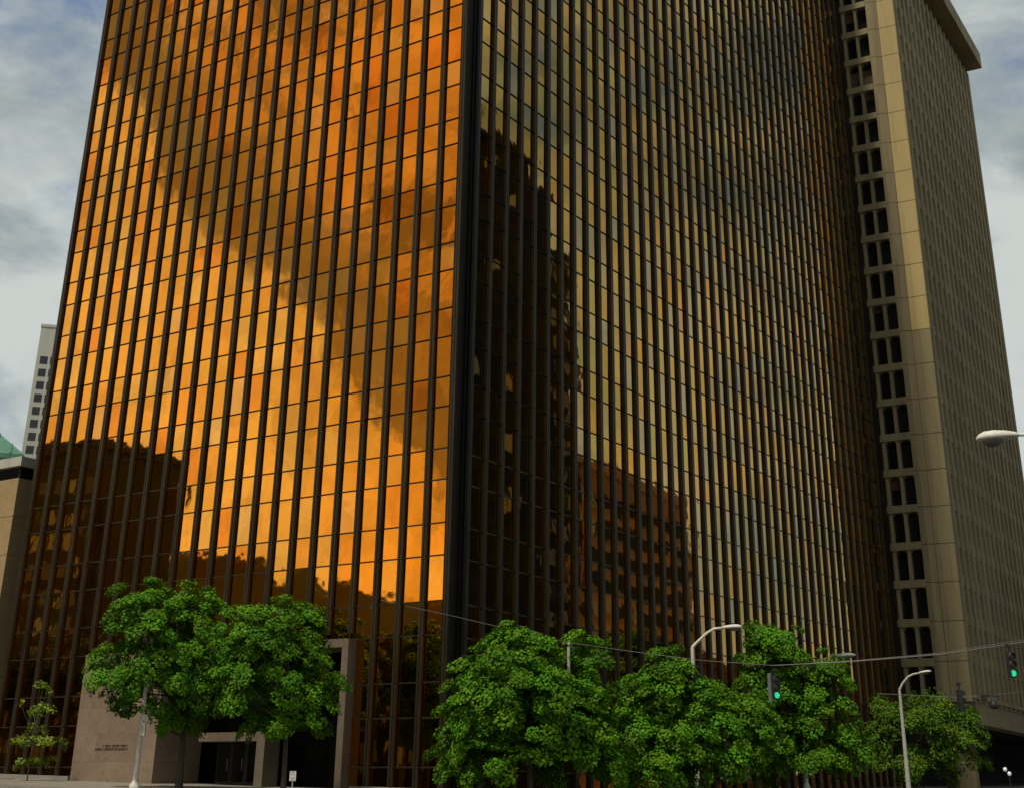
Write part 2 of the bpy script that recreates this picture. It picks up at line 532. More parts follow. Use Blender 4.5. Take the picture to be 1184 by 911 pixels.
def pane_quad(side, a, c, z0, z1):
    tx = random.gauss(0, .0026); tz = random.gauss(0, .0026)
    out = []
    for w, z in ((a, z0), (c, z0), (c, z1), (a, z1)):
        d = GP + tx * (w - (a + c) / 2) + tz * (z - (z0 + z1) / 2)
        out.append((d, w, z - GZ) if side == 'L' else (w, d, z - GZ))
    return out
def build_panes(lst, name, **kw):
    b = MB(); tints = []
    for side, q, tint in lst:
        b.add(q, [(0, 3, 2, 1) if side == 'L' else (0, 1, 2, 3)])
        tints.append(tint)
    o = b.build(name, M['glass'], tower, **kw)
    at = o.data.color_attributes.new('tint', 'FLOAT_COLOR', 'CORNER')
    buf = np.ones((len(tints) * 4, 4), np.float32)
    buf[:, :3] = np.repeat(np.array(tints, np.float32), 4, 0)
    at.data.foreach_set('color', buf.ravel())
    return o
panes = []
for i in range(len(rows) - 1):
    z0, z1 = rows[i] + .0, rows[i + 1]
    for k in range(NL):
        a, c = LO + BAY * k + .08, LO + BAY * (k + 1) - .08
        mid = (a + c) / 2
        if PU0 - .3 < mid < PU1 + .1 and z1 < PZ + .9:
            continue
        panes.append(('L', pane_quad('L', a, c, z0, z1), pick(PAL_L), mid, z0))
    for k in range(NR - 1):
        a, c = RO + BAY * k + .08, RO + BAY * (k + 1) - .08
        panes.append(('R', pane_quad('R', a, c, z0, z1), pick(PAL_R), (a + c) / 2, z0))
# the hundred nearest panes of the left facade stand as parts
order = sorted([i for i, p in enumerate(panes) if p[0] == 'L' and 8.5 < p[4] < 46], key=lambda i: panes[i][3] * 1.0 + panes[i][4] * .22)[:100]
chosen = set(order)
for i in order:
    build_panes([panes[i][:3]], 'glass_pane')
build_panes([p[:3] for i, p in enumerate(panes) if i not in chosen], 'glass_panes', kind='stuff')

# corner pier: ribbed bronze cladding closing the joint of the two facades
b = MB()
b.box(.02, RO - .16, .02, .11, 1.8 - GZ, HT - GZ)
for t in (.10, .62, .72, 1.15, 1.26):
    b.box(t, t + .07, -.06, .019, 1.8 - GZ, HT - GZ)
b.box(RO - .47, RO - .21, -.12, .019, 1.8 - GZ, HT - GZ)
b.box(-.03, .24, LO - .0 - .22, LO - .101, 1.8 - GZ, HT - GZ)
b.build('corner_pier', M['bronze_dark'], tower)
# structure behind the glass and roof
b = MB()
b.box(GP + .25, TE, UE - .2, GP + .25, 1.8 - GZ, HT - .1 - GZ) if False else b.box(GP + .25, TE - .1, GP + .25, UE - .1, 1.8 + 8 - GZ, HT - .15 - GZ)
b.box(GP + 4.5, TE - .1, GP + .25, UE - .1, 1.7 - GZ, 9.79 - GZ)
b.box(GP + .25, GP + 4.49, GP + .25, PU0, 1.7 - GZ, 9.79 - GZ)
b.box(GP + .25, GP + 4.49, PU1, UE - .1, 1.7 - GZ, 9.79 - GZ)
b.build('core', M['core'], tower)
b = MB(); b.box(-.05, TE, -.05, UE + .1, HT - GZ + .001, HT - GZ + .5)
b.build('roof', M['roofing'], tower)
b = MB(); b.box(.1, TE, UE + .101, UE + .14, 1.8 - GZ, HT - GZ); b.box(TE - .09, TE + .1, .12, UE + .1, 1.8 - GZ, HT - GZ)
b.build('end_wall', M['bronze_dark'], tower)
# low stone ledge at the foot of the far end of the right facade
b = MB(); b.box(TE - 9, TE + .3, -.9, -.06, 6.3 - GZ, 6.9 - GZ)
b.build('ledge', M['concrete_fin'], tower)
# low plinth under the left facade
for a, c in ((-.3, PU0 - .35), (PU1 + .3, UE + .2)):
    b = MB()
    vs = []
    for h0 in (0, 1):
        for x, y in ((-.25, a), (.19, a), (.19, c), (-.25, c)):
            vs.append((x, y, (ground_tu(x, y) + .22 - GZ) if h0 else (ground_tu(x, y) - .3 - GZ)))
    b.add(vs, [(3, 2, 1, 0), (4, 5, 6, 7), (0, 1, 5, 4), (1, 2, 6, 5), (2, 3, 7, 6), (3, 0, 4, 7)])
    b.build('plinth', M['kerb'], tower)

# --- stone entrance
gl = lambda u: ground_tu(0, u) - GZ
T = -.32
b = MB(); b.box(T, 3.2, 19.6, PU1, gl(19) - .5, PZ - GZ)
wall = b.build('stone_wall', M['granite'], tower)
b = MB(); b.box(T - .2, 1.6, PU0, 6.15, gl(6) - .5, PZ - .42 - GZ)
b.build('portal_post', M['granite_shaded'], tower)
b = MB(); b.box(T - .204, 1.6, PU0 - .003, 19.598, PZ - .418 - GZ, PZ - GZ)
b.build('portal_header', M['granite_shaded'], tower)
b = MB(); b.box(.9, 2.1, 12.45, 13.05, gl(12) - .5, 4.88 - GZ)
b.build('entrance_post', M['granite_shaded'], tower)
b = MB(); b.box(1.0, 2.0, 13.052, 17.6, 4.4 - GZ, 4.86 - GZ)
b.build('entrance_header', M['granite_shaded'], tower)
b = MB(); b.box(4.2, 4.3, PU0, 19.6, gl(12) - .3, 9.6 - GZ)
b.build('lobby_glass', M['dark_glass'], tower)
b = MB(); b.box(T + .6, 4.2, PU0, 19.6, 9.32 - GZ, 9.42 - GZ)
b.build('lobby_ceiling', M['core'], tower)
def door(u0, u1):
    z0 = gl((u0 + u1) / 2)
    b = MB()
    for y in (u0, u1 - .1):
        b.box(2.9, 3.02, y, y + .1, z0, z0 + 2.5)
    b.box(2.9, 3.02, u0 + .1, u1 - .1, z0 + 2.4, z0 + 2.5); b.box(2.9, 3.02, u0 + .1, u1 - .1, z0, z0 + .2)
    o = b.build('door', M['steel'], tower)
    b = MB(); b.box(2.95, 2.97, u0 + .1, u1 - .1, z0 + .2, z0 + 2.4); b.build('door_glass', M['dark_glass'], o)
    b = MB(); b.tube([(2.86, u0 + .22, z0 + .8), (2.86, u0 + .22, z0 + 1.4)], .022, 6); b.build('handle', M['galv'], o)
for u0 in (13.4, 14.55, 15.7, 16.85):
    door(u0, u0 + 1.1)
b = MB(); b.box(2.9, 3.05, 13.2, 18.2, gl(15) + 2.56, gl(15) + 2.68)
b.build('transom_bar', M['steel'], tower)
# two worn lines of small lettering, too small to read, ranged right
b = MB()
def line(u_right, u_left, z, h):
    y = u_right
    while y < u_left:
        for _ in range(random.randint(3, 9)):
            w = h * random.uniform(.5, .8); k = random.randint(0, 3); s = h * .22
            if k in (0, 1): b.box(T - .03, T - .001, y, y + s, z, z + h)
            if k in (1, 2): b.box(T - .031, T - .001, y + w - s, y + w, z, z + h)
            if k in (0, 2, 3): b.box(T - .032, T - .001, y + s, y + w - s, z, z + s)
            if k in (1, 2, 3): b.box(T - .033, T - .001, y + s, y + w - s, z + h - s, z + h)
            if k in (3,): b.box(T - .034, T - .001, y + w * .4, y + w * .4 + s, z + s, z + h - s)
            y += w + h * .25
            if y > u_left: break
        y += h * .5
line(21.9, 23.9, 4.13 - GZ, .10)
line(21.85, 24.6, 3.95 - GZ, .10)
b.build('lettering', M['letter'], tower)

# ---------------------------------------------------------------- concrete tower
PH = TH + math.radians(3.6)
CN = Vector((math.cos(PH), math.sin(PH), 0)); CL = Vector((-math.sin(PH), math.cos(PH), 0))
_c = hit(1077, 456, blk(70, 0), RV)
P = _c - CL * .55; P.z = 0
ct = thing('concrete_tower', 'tall ochre concrete tower with ribbed windows and overhanging flat roof, right of the gold tower', 'office tower',
           P + Vector((0, 0, 3.)), PH)
CZ = 3.
def clong(x, y):
    h = hit(x, y, P, CL); return (h - P).dot(CN), h.z
def cnar(x, y):
    h = hit(x, y, P, CN); return (h - P).dot(CL), h.z
LX = clong(1169, 456)[0]
ZT = clong(1117.7, 84)[1]
print('concrete length', LX, 'soffit z', ZT, clong(1065, 0), clong(1127, 812), clong(1128, 837), cnar(1097, 584), cnar(1029.5, 600), clong(1103, 593))
ST = 3.39
ZJ = 27.0                                  # z of one joint / spandrel line
ZF = 10.1                                  # underside of the office floors
K0 = -5; K1 = int((ZT - ZJ) / ST) + 1
YV = 5.75                                   # visible left edge of the narrow face
YB = 19.
# body
b = MB(); b.box(.55, 3, .45, 5.6, ZF - CZ, ZT - CZ); b.box(3.001, LX, .45, YB, ZF - CZ, ZT - CZ)
b.build('body', M['concrete_fin'], ct)
# flat corner panels, pale above, darker below
ZS = 43.9
pan_hi = MB(); pan_lo = MB(); jt = MB()
k = K0
while True:
    z0 = ZJ + ST * k; z1 = z0 + ST
    if z0 > ZT: break
    z1 = min(z1, ZT)
    z0 = max(z0, 8.4)
    tgt = pan_hi if z0 >= ZS - .2 else pan_lo
    tgt.box(.0, .549, 0, 1.76, z0 + .03 - CZ, z1 - .03 - CZ)
    k += 1
pan_hi.build('corner_panel', M['concrete_pale'], ct, label='paler ochre corner panels')
pan_lo.build('corner_panel', M['concrete'], ct)
# bevelled pier between panel and windows
pier = MB()
k = K0
while True:
    z0 = max(ZJ + ST * k, 8.4); z1 = min(ZJ + ST * (k + 1), ZT)
    if z0 > ZT - .1: break
    pier.prism([(.06, 1.80), (-.30, 2.36), (-.30, 2.90), (.549, 2.90), (.549, 1.80)][::-1], z0 + .025 - CZ, z1 - .025 - CZ)
    k += 1
pier.build('pier', M['concrete'], ct)
b = MB(); b.box(.05, .54, .03, 2.86, 8.5 - CZ, ZT - .01 - CZ)
b.build('joint_backing', M['joint'], ct)
# narrow face: rounded-head windows in a concrete grid
WB = 1.36
cols = [(2.96 + WB * i, 2.96 + WB * i + 1.04) for i in range(2)]
for i in (1, 2):
    y = 2.82 + WB * i
    b = MB(); b.bev_box(-.22, .45, y - .15, y + .17, ZF - 3.3 - CZ, ZT - CZ, .06)
    b.build('window_mullion', M['concrete'], ct)
for k in range(K0, K1):
    z = ZJ + ST * k
    if z > ZT - .3: break
    b = MB(); b.bev_box(-.36, .45, 2.903, 5.82, z - .40 - CZ, z + .28 - CZ, .05)
    for y0, y1 in cols:                      # haunched corners under each spandrel
        for ya, yb in ((y0 + .01, y0 + .2), (y1 - .01, y1 - .2)):
            zz_ = z - .401 - CZ
            p = [(-.2, ya, zz_), (-.2, yb, zz_), (-.2, ya, zz_ - .24), (.42, ya, zz_), (.42, yb, zz_), (.42, ya, zz_ - .24)]
            b.add(p, [(0, 1, 2), (3, 5, 4), (1, 4, 5, 2)])
    b.build('spandrel', M['concrete'], ct)
for k in range(K0, K1):
    z0 = ZJ + ST * k + .28; z1 = z0 + ST - .68
    if z1 > ZT: break
    for i, (y0, y1) in enumerate(cols):
        b = MB(); b.add([(.43, y0 - .1, z0 - .1 - CZ), (.43, y1 + .15, z0 - .1 - CZ), (.43, y1 + .15, z1 + .1 - CZ), (.43, y0 - .1, z1 + .1 - CZ)], [(0, 3, 2, 1)])
        o = b.build('window', M['dark_glass'], ct)
        if random.random() < .10 or (k == 13):
            h = .75 if k == 13 else random.uniform(.2, .5)
            b = MB()
            if k == 13: b.box(.36, .41, y0, y1 + .02, z0 - CZ, z0 + (z1 - z0) * h - CZ)
            else: b.box(.36, .41, y0, y1 + .02, z1 - (z1 - z0) * h - CZ, z1 - CZ)
            b.build('blind', M['blind'], o)
# long face: continuous ribs with a narrow slot window between each pair
RS = 1.98
nrib = int((LX - .6) / RS)
x0r = .62
for i in range(nrib + 1):
    x = x0r + RS * i
    b = MB(); b.prism([(x, .44), (x + .06, -.06), (x + .84, -.06), (x + .90, .44)], ZF - CZ, ZT - CZ)
    b.build('rib', M['concrete_fin'], ct)
slot = MB(); n52 = 0
sill = MB(); hood = MB()  # hood gathers the painted shadow strips at the slot heads
for k in range(-4, K1):
    zh = 26.85 + ST * k
    if zh > ZT: break
    for i in range(nrib):
        x = x0r + RS * i
        xa, xb = x + .88, x + RS + .01
        z0, z1 = zh - 2.35, min(zh, ZT)
        zt_ = min(zh + ST - 2.37, ZT)
        # spandrel panel nearly flush with the ribs, above the window
        sill.add([(xa, .05, zh - CZ), (xb, .05, zh - CZ), (xb, .05, zt_ - CZ), (xa, .05, zt_ - CZ), (xa, .449, zh - CZ), (xb, .449, zh - CZ), (xa, .30, zt_ + .10 - CZ), (xb, .30, zt_ + .10 - CZ)],
                 [(0, 1, 2, 3), (0, 4, 5, 1), (3, 2, 7, 6)])
        # black strip painting the shadow under the slot head
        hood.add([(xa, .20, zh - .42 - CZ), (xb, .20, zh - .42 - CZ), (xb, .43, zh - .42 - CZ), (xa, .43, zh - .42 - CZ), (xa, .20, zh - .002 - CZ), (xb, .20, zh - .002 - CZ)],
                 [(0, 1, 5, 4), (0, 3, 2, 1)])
        q = [(xa, .27, z0 - CZ), (xb, .27, z0 - CZ), (xb, .27, z1 - .42 - CZ), (xa, .27, z1 - .42 - CZ)]
        if k in (-3, -2, -1, 0, 1, 2) and i < 9 and n52 < 50:
            w = MB(); w.add(q, [(0, 1, 2, 3)]); w.build('window', M['slot_glass'], ct); n52 += 1
        else:
            slot.add(q, [(0, 1, 2, 3)])
slot.build('windows', M['slot_glass'], ct, kind='stuff')
hood.build('head_shadows', M['core'], ct, kind='stuff')
sill.build('spandrels', M['concrete_fin'], ct, kind='stuff')
b = MB(); b.box(LX - .75, LX + .03, -.04, .449, ZF - CZ, ZT - CZ); b.build('end_pier', M['concrete'], ct)
# roof slab
b = MB(); b.box(-1.6, LX + 1.3, -1.7, YB + 1, ZT + .9 - CZ, ZT + 3.1 - CZ); b.build('roof', M['concrete_fin'], ct)
b = MB(); b.box(.2, LX - .2, .5, YB, ZT + .001 - CZ, ZT + .89 - CZ); b.build('roof_recess', M['core'], ct)
# transfer beam and columns below
b = MB(); b.box(.55, LX + 4, -.15, .449, ZF + .28 - CZ, ZF + .62 - CZ); b.build('ledge', M['concrete_fin'], ct)
b = MB(); b.box(1.3, LX + 70, .08, 1.6, 8.35 - CZ, ZF + .279 - CZ); b.build('transfer_beam', M['concrete'], ct)
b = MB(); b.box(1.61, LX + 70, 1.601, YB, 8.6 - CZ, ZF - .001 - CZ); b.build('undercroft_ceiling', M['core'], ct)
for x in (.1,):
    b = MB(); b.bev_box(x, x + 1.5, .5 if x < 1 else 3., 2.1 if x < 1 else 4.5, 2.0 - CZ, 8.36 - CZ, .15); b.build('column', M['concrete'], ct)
b = MB(); b.box(1.6, LX + 70, 9, 9.4, 1.5 - CZ, 8.599 - CZ); b.build('undercroft_backdrop', M['core'], ct)  # black backdrop added to stand in for the darkness under the tower

# ---------------------------------------------------------------- buildings on the left
q = hit(22, 552, blk(0, 38.5), LV); bt, bu = tu(q); bz = q.z
print('beige', bt, bu, bz)
bb = thing('stone_building', 'plain beige stone building with a dark window strip under its flat roof', 'building', blk(bt, bu, 2.4), TH)
z_ = bz - 2.4
b = MB(); b.box(0, 26, 0, 30, -1, z_ - 0.0); b.build('wall', M['beige'], bb)
jb = MB()
for i in range(8):
    jb.box(-.012, 26, -.012, 30, z_ - 2.6 * (i + 1) - .015, z_ - 2.6 * (i + 1) + .015)
jb.build('stone_joints', mat('stone_joint', (.2, .15, .09), .9), bb)
b = MB(); b.box(.25, 26, .25, 30, z_ + .001, z_ + .85); b.build('window_band', M['dark_glass'], bb)
b = MB()
for i in range(12):
    b.box(.19, .249, .25 + 2.4 * i, .37 + 2.4 * i, z_ + .002, z_ + .84)
b.build('window_bars', M['black'], bb)
b = MB(); b.box(-.1, 26, -.1, 30, z_ + .851, z_ + 1.5); b.build('parapet', M['pale_conc'], bb)

q = hit(28, 525, blk(0, 46), LV); t_, u_ = tu(q)
cb = thing('copper_roofed_building', 'building with a sloping green copper roof behind the beige stone one', 'building', blk(t_, u_, 2.4), math.radians(109))
z_ = q.z - 2.4
b = MB(); b.box(1.2, 24, 1.2, 26, -1, z_ - .4); b.build('wall', M['beige'], cb)
b = MB()
b.add([(0, 0, z_ - .35), (26, 0, z_ - .35), (26, 28, z_ - .35), (0, 28, z_ - .35), (0, 0, z_), (26, 0, z_), (26, 28, z_), (0, 28, z_), (9, 10, z_ + 9), (17, 10, z_ + 9), (17, 18, z_ + 9), (9, 18, z_ + 9)],
      [(3, 2, 1, 0), (0, 1, 5, 4), (1, 2, 6, 5), (2, 3, 7, 6), (3, 0, 4, 7), (4, 5, 9, 8), (5, 6, 10, 9), (6, 7, 11, 10), (7, 4, 8, 11), (8, 9, 10, 11)])
roof = b.build('roof', M['copper'], cb)
b = MB()
for i in range(1, 28):                       # standing seams on the front slope
    y = i; h = 9 * min(y / 10., (28 - y) / 10., 1)
    b.tube([(0, y, z_ + .03), (9 * h / 9, y, z_ + h + .03)], .06, 5)
b.build('roof_seams', M['copper'], roof)

# far high-rise
D_ = 400.
d = ray(48, 378); top = EYE + d * (D_ / math.hypot(d.x, d.y))
az = math.radians(12)
hr = thing('high_rise', 'distant pale concrete high-rise with a grid of small dark windows', 'high-rise', Vector((top.x, top.y, 0)), az)
zt = top.z
b = MB(); b.box(0, 26, 0, 26, 0, zt); b.build('wall', M['pale_conc'], hr)
pxm = 1598. / (D_ * 1.03)
for r in range(17):
    for c_ in range(4):
        x = 1.0 + c_ * 2.75; z = zt - 8.6 - r * 3.62
        b = MB(); b.box(x, x + 2.05, -.06, .3, z - 2.15, z)
        o = b.build('window', M['dark_glass'], hr)
b = MB(); b.box(-.15, 26.1, -.15, 26.1, zt + .001, zt + .8); b.build('parapet', M['pale_conc'], hr)

# ---------------------------------------------------------------- surroundings across the streets (the glass mirrors them)
def tower_windows(name, label, cat, t0, t1, u0, u1, z0, z1, m, mw, side, step=(3.2, 3.6), group=None, frac=.62, blinds=.2):
    r = thing(name, label, cat, blk(t0, u0, z0), TH, group)
    b = MB(); b.box(0, t1 - t0, 0, u1 - u0, -3, z1 - z0); b.build('wall', m, r)
    w = MB(); lit = MB()
    nz = int((z1 - z0 - 3) / step[1])
    if side == 'u1':
        n = int((t1 - t0 - 1) / step[0])
        for i in range(n):
            for k in range(nz):
                x = .8 + i * step[0]; z = 3 + k * step[1]
                tgt = w if random.random() > blinds else lit
                tgt.box(x, x + step[0] * frac, u1 - u0 - .2, u1 - u0 + .05, z, z + step[1] * .55)
    else:
        n = int((u1 - u0 - 1) / step[0])
        for i in range(n):
            for k in range(nz):
                y = .8 + i * step[0]; z = 3 + k * step[1]
                tgt = w if random.random() < .6 else lit
                tgt.box(t1 - t0 - .2, t1 - t0 + .05, y, y + step[0] * .62, z, z + step[1] * .55)
    w.build('windows', mw, r, kind='stuff')
    if lit.v: lit.build('window_blinds', M['pale_conc'], r, kind='stuff')
    b = MB(); b.box(-.3, t1 - t0 + .3, -.3, u1 - u0 + .3, z1 - z0 + .001, z1 - z0 + 1.2); b.build('parapet', m, r)
    return r
# left facade mirrors these (across the left-hand street)
r = tower_windows('brown_building', 'brown building with small windows mirrored low at the left end of the gold glass', 'building',
              -69, -55, 96, 130, 2.5, 41.6, M['brown_facade'], M['dark_glass'], 't1', (2.6, 3.4))
b = MB(); b.box(1.5, 13, -4.5, -.001, -3, 22.5); b.box(4, 13, -1.2, -.002, 22.501, 33); b.build('wing', M['brown_facade'], r)
r = tower_windows('low_building', 'long low dark building across the left-hand street, mirrored behind the dark trees', 'building',
              -78, -60, 8, 94, 1.5, 15.5, M['dark_facade'], M['dark_glass'], 't1', (3.4, 3.8))
# right facade mirrors these (across the right-hand street)
r = tower_windows('dark_tower', 'near-black tower with a stepped top, mirrored beside the corner of the gold tower', 'office tower',
                  60, 91.5, -80, -55, 3, 84.5, M['dark_facade'], M['core'], 'u1', (3.2, 3.7), blinds=.05)
b = MB(); b.box(6, 13, 8, 20, 81.501 + 1.2, 86.5); b.box(18, 22, 14, 24, 81.501 + 1.2, 84.6); b.tube([(25, 22, 82), (25, 22, 89)], .25, 6); b.box(32.5, 34.5, 18, 23, 78.501, 80.2); b.box(37, 39, 20, 24, 71.001, 73); b.box(40.2, 41, 21, 23, 71.002, 74.5)
b.build('roof_plant', M['dark_facade'], r)
b = MB(); b.box(31.501, 36, 0, 24.9, -3, 78.5); b.box(36.001, 42.6, 2, 25, -3, 71); b.build('wing', M['dark_facade'], r)
b = MB()
for z in np.arange(8, 70, 3.7):
    for x in (36.6, 39.8):
        b.box(x, x + 2., 24.9, 25.05, z, z + 2)
b.build('wing_windows', M['dark_glass'], r, kind='stuff')
r = tower_windows('brick_building', 'orange brick building with dark window bands mirrored in the right-hand gold facade', 'building',
                  104, 137, -75, -55.2, 3.5, 44, M['brick'], M['core'], 'u1', (3.0, 3.6), frac=.95, blinds=.12)

r = tower_windows('red_building', 'low red brown building beyond the brick one, mirrored above the right-hand trees', 'building',
                  140, 250, -78, -57, 3.6, 21, M['red_brick'], M['dark_glass'], 'u1', (3.4, 4.3))

# wooded ridge far behind on the left-hand side
b = MB(); vs = []; fs = []
n = 60
for i in range(n):
    u = 120 + i * 9.5
    h = 66 + (u - 260) * .19 if u < 470 else 106 - (u - 470) * .02
    h = max(h, 40) + 2.2 * math.sin(u * .05) + random.uniform(-.9, .9) + 1.2 * math.sin(u * .19)
    vs += [blk(-330, u, 0), blk(-400, u, h), blk(-520, u, 0)]
for i in range(n - 1):
    for j in range(2):
        fs.append((i * 3 + j, i * 3 + j + 1, (i + 1) * 3 + j + 1, (i + 1) * 3 + j))
b.add(vs, fs); b.build('hill', M['hill'], kind='structure')

# ---------------------------------------------------------------- trees
def leaf_mesh(name, pos, nrm, size, tint, material, parent, narrow=.8):
    n = len(pos)
    nrm = nrm / np.linalg.norm(nrm, axis=1, keepdims=True)
    r = rng.normal(size=(n, 3)); a = np.cross(nrm, r); a /= np.linalg.norm(a, axis=1, keepdims=True)
    c = np.cross(nrm, a)
    s = size[:, None]
    # five-point folded leaf blade: stem, two shoulders, tip, with the midrib sunk
    v0 = pos - a * s * .5
    v1 = pos + c * s * narrow * .5 + nrm * s * .12
    v2 = pos + a * s * .55
    v3 = pos - c * s * narrow * .5 + nrm * s * .12
    V = np.stack([v0, v1, v2, v3], 1).reshape(-1, 3).astype(np.float32)
    base = np.arange(n) * 4
    F = np.stack([base, base + 1, base + 2, base, base + 2, base + 3], 1).reshape(-1).astype(np.int32)
    me = bpy.data.meshes.new(name)
    me.vertices.add(n * 4); me.vertices.foreach_set('co', V.ravel())
    me.loops.add(n * 6); me.loops.foreach_set('vertex_index', F)
    me.polygons.add(n * 2)
    me.polygons.foreach_set('loop_start', np.arange(0, n * 6, 3, dtype=np.int32))
    me.materials.append(material)
    me.update(calc_edges=True); me.validate()
    at = me.color_attributes.new('tint', 'FLOAT_COLOR', 'POINT')
    buf = np.ones((n * 4, 4), np.float32); buf[:, :3] = np.repeat(tint, 4, 0)
    at.data.foreach_set('color', buf.ravel())
    o = bpy.data.objects.new(name, me); COL.objects.link(o); o.parent = parent
    return o

def make_tree(name, label, base, lobes, trunk_h, trunk_r, material, bark, leaf=.145, nclump=170, per=95, clump=.53, group=None, droop=0., narrow=.85, top_lean=(0, 0)):
    """lobes: (dx,dy,z,rx,rz) ellipsoids relative to base that together give the crown its outline"""
    root = thing(name, label, 'tree', base, 0, group)
    vol = np.array([l[3] ** 2 * l[4] for l in lobes]) ** .8; vol /= vol.sum()
    cl = []
    for _ in range(nclump):
        l = lobes[rng.choice(len(lobes), p=vol)]
        d = rng.normal(size=3); d /= np.linalg.norm(d)
        if d[2] < -.55: d[2] *= -.5; d /= np.linalg.norm(d)
        fr = rng.uniform(.52, 1.02) if rng.random() < .8 else rng.uniform(.2, .6)
        c = np.array([l[0] + d[0] * l[3] * fr, l[1] + d[1] * l[3] * fr, l[2] + d[2] * l[4] * fr])
        o = d * np.array([1 / l[3], 1 / l[3], 1 / l[4]]); o /= np.linalg.norm(o)
        cl.append((c, o, fr))
    P_, N_, S_, T_ = [], [], [], []
    for c, o, fr in cl:
        r = clump * rng.uniform(.65, 1.3)
        n = int(per * rng.uniform(.7, 1.2) * (r / clump) ** 1.6)
        up = o * .75 + np.array([0, 0, .6]); up /= np.linalg.norm(up)
        d = rng.normal(size=(n, 3)); d /= np.linalg.norm(d, axis=1, keepdims=True)
        rad = r * rng.uniform(.35, 1., size=(n, 1)) ** .6
        p = d * rad
        h = p @ up
        p = p - np.outer(h * .55, up)                       # flattened rosettes
        p[:, 2] -= droop * np.linalg.norm(p[:, :2], axis=1)
        nr = d * .55 + up * .9 + rng.normal(size=(n, 3)) * .38
        P_.append(c + p); N_.append(nr)
        S_.append(leaf * rng.uniform(.65, 1.25, n))
        g = rng.uniform(.62, 1.28); w = rng.uniform(-.14, .22)
        t = np.stack([np.full(n, g * (1 + w)), np.full(n, g), np.full(n, g * (1 - w))], 1) * rng.uniform(.8, 1.2, (n, 1))
        T_.append(t)
    leaf_mesh('crown', np.concatenate(P_), np.concatenate(N_), np.concatenate(S_), np.concatenate(T_).astype(np.float32), material, root, narrow)
    # trunk and limbs
    b = MB()
    pts = []; rad = []
    top = max(l[2] + l[4] * .55 for l in lobes)
    mx = np.mean([l[0] for l in lobes]); my = np.mean([l[1] for l in lobes])
    for i in range(9):
        f = i / 8
        z = -.4 + (top + .4) * f
        k = max(0, (z - trunk_h) / max(top - trunk_h, .1))
        pts.append((mx * k * .7 + .05 * math.sin(3 * f + base[0]), my * k * .7 + .05 * math.cos(4 * f), z))
        rad.append(trunk_r * (1.25 if i == 0 else 1) * (1 - .86 * f))
    b.tube(pts, rad, 9)
    for j in range(0, len(cl), max(1, len(cl) // 46)):
        c = cl[j][0]
        f = rng.uniform(.0, .55)
        s = Vector(pts[3]).lerp(Vector(pts[7]), f); s.z = max(trunk_h * .85, min(s.z, c[2] - .2))
        e = Vector(c); m1 = s.lerp(e, .45) + Vector((0, 0, -.12 * (e - s).length * .4 + .12))
        r0 = trunk_r * rng.uniform(.25, .42)
        b.tube([s, m1, e], [r0, r0 * .6, .012], 5, False)
    b.build('trunk', bark, root)
    return root

GT = 'trees along the sidewalk'
def tree_at(x, y_ref, side, off):
    p = on_left(x, y_ref, off) if side == 'L' else on_right(x, y_ref, off)
    p.z = ground(p)
    return p
def lobes_px(base, items, depth_scale=1.):
    """crown lobes given by their outline in the photograph, at the distance of the tree's own trunk"""
    out = []
    dist = (base - EYE).dot(FW)
    for x, y, rx, ry, dy in items:
        d = ray(x, y); p = EYE + d * (dist / d.dot(FW))
        # keep the tree upright: same ground distance as its trunk
        dd = math.hypot(base.x, base.y) + dy; p = EYE + d * (dd / math.hypot(d.x, d.y))
        m = (p - EYE).dot(FW) / FPX
        q = p - base
        out.append((q.x, q.y, q.z, rx * m, ry * m * 1.04))
    return out

b_ = tree_at(208, 890, 'L', 5.5)
make_tree('maple_tree', 'large round green maple left of the entrance, in front of the pink stone wall', b_,
          lobes_px(b_, [(180, 760, 74, 76, 0), (222, 720, 50, 48, .4), (128, 775, 30, 40, -.3), (235, 790, 44, 58, -.8), (165, 705, 40, 36, .5), (150, 812, 40, 34, 0), (208, 832, 46, 30, .2)]),
          2.6, .19, M['leaf'], M['bark'], nclump=300, group=GT, per=150)
b_ = tree_at(328, 890, 'L', 5.5)
make_tree('maple_tree', 'round green maple standing right before the dark entrance, its crown touching the larger maple', b_,
          lobes_px(b_, [(318, 770, 70, 74, 0), (345, 735, 38, 42, .4), (285, 740, 40, 40, 0), (272, 805, 40, 42, -.5), (372, 800, 30, 44, 0), (352, 825, 38, 34, 0), (322, 842, 44, 26, .2)]),
          2.6, .15, M['leaf'], M['bark'], nclump=270, group=GT, per=150)
b_ = tree_at(612, 905, 'R', 8)
make_tree('maple_tree', 'broad dark green tree at the corner of the gold tower', b_,
          lobes_px(b_, [(600, 820, 88, 82, 0), (600, 755, 46, 36, .4), (545, 850, 44, 58, -.3), (682, 775, 34, 54, .5), (700, 820, 30, 44, .6), (660, 850, 52, 66, .3), (550, 790, 38, 34, .2), (600, 885, 84, 40, 0), (690, 880, 40, 36, 0), (525, 885, 34, 34, 0)]),
          2.4, .17, M['leaf'], M['bark'], nclump=510, group=GT, per=150)
b_ = tree_at(768, 905, 'R', 10.8)
make_tree('maple_tree', 'bright green tree wrapped round the cream street lamp pole', b_,
          lobes_px(b_, [(770, 820, 58, 56, 0), (775, 778, 36, 32, 0), (740, 855, 44, 52, 0), (825, 835, 48, 50, .3), (868, 842, 40, 46, .5), (790, 865, 50, 36, 0), (760, 893, 60, 32, 0), (830, 885, 44, 34, .2)]),
          2.4, .15, M['leaf'], M['bark'], nclump=350, group=GT, per=155)
b_ = tree_at(912, 905, 'R', 5.5)
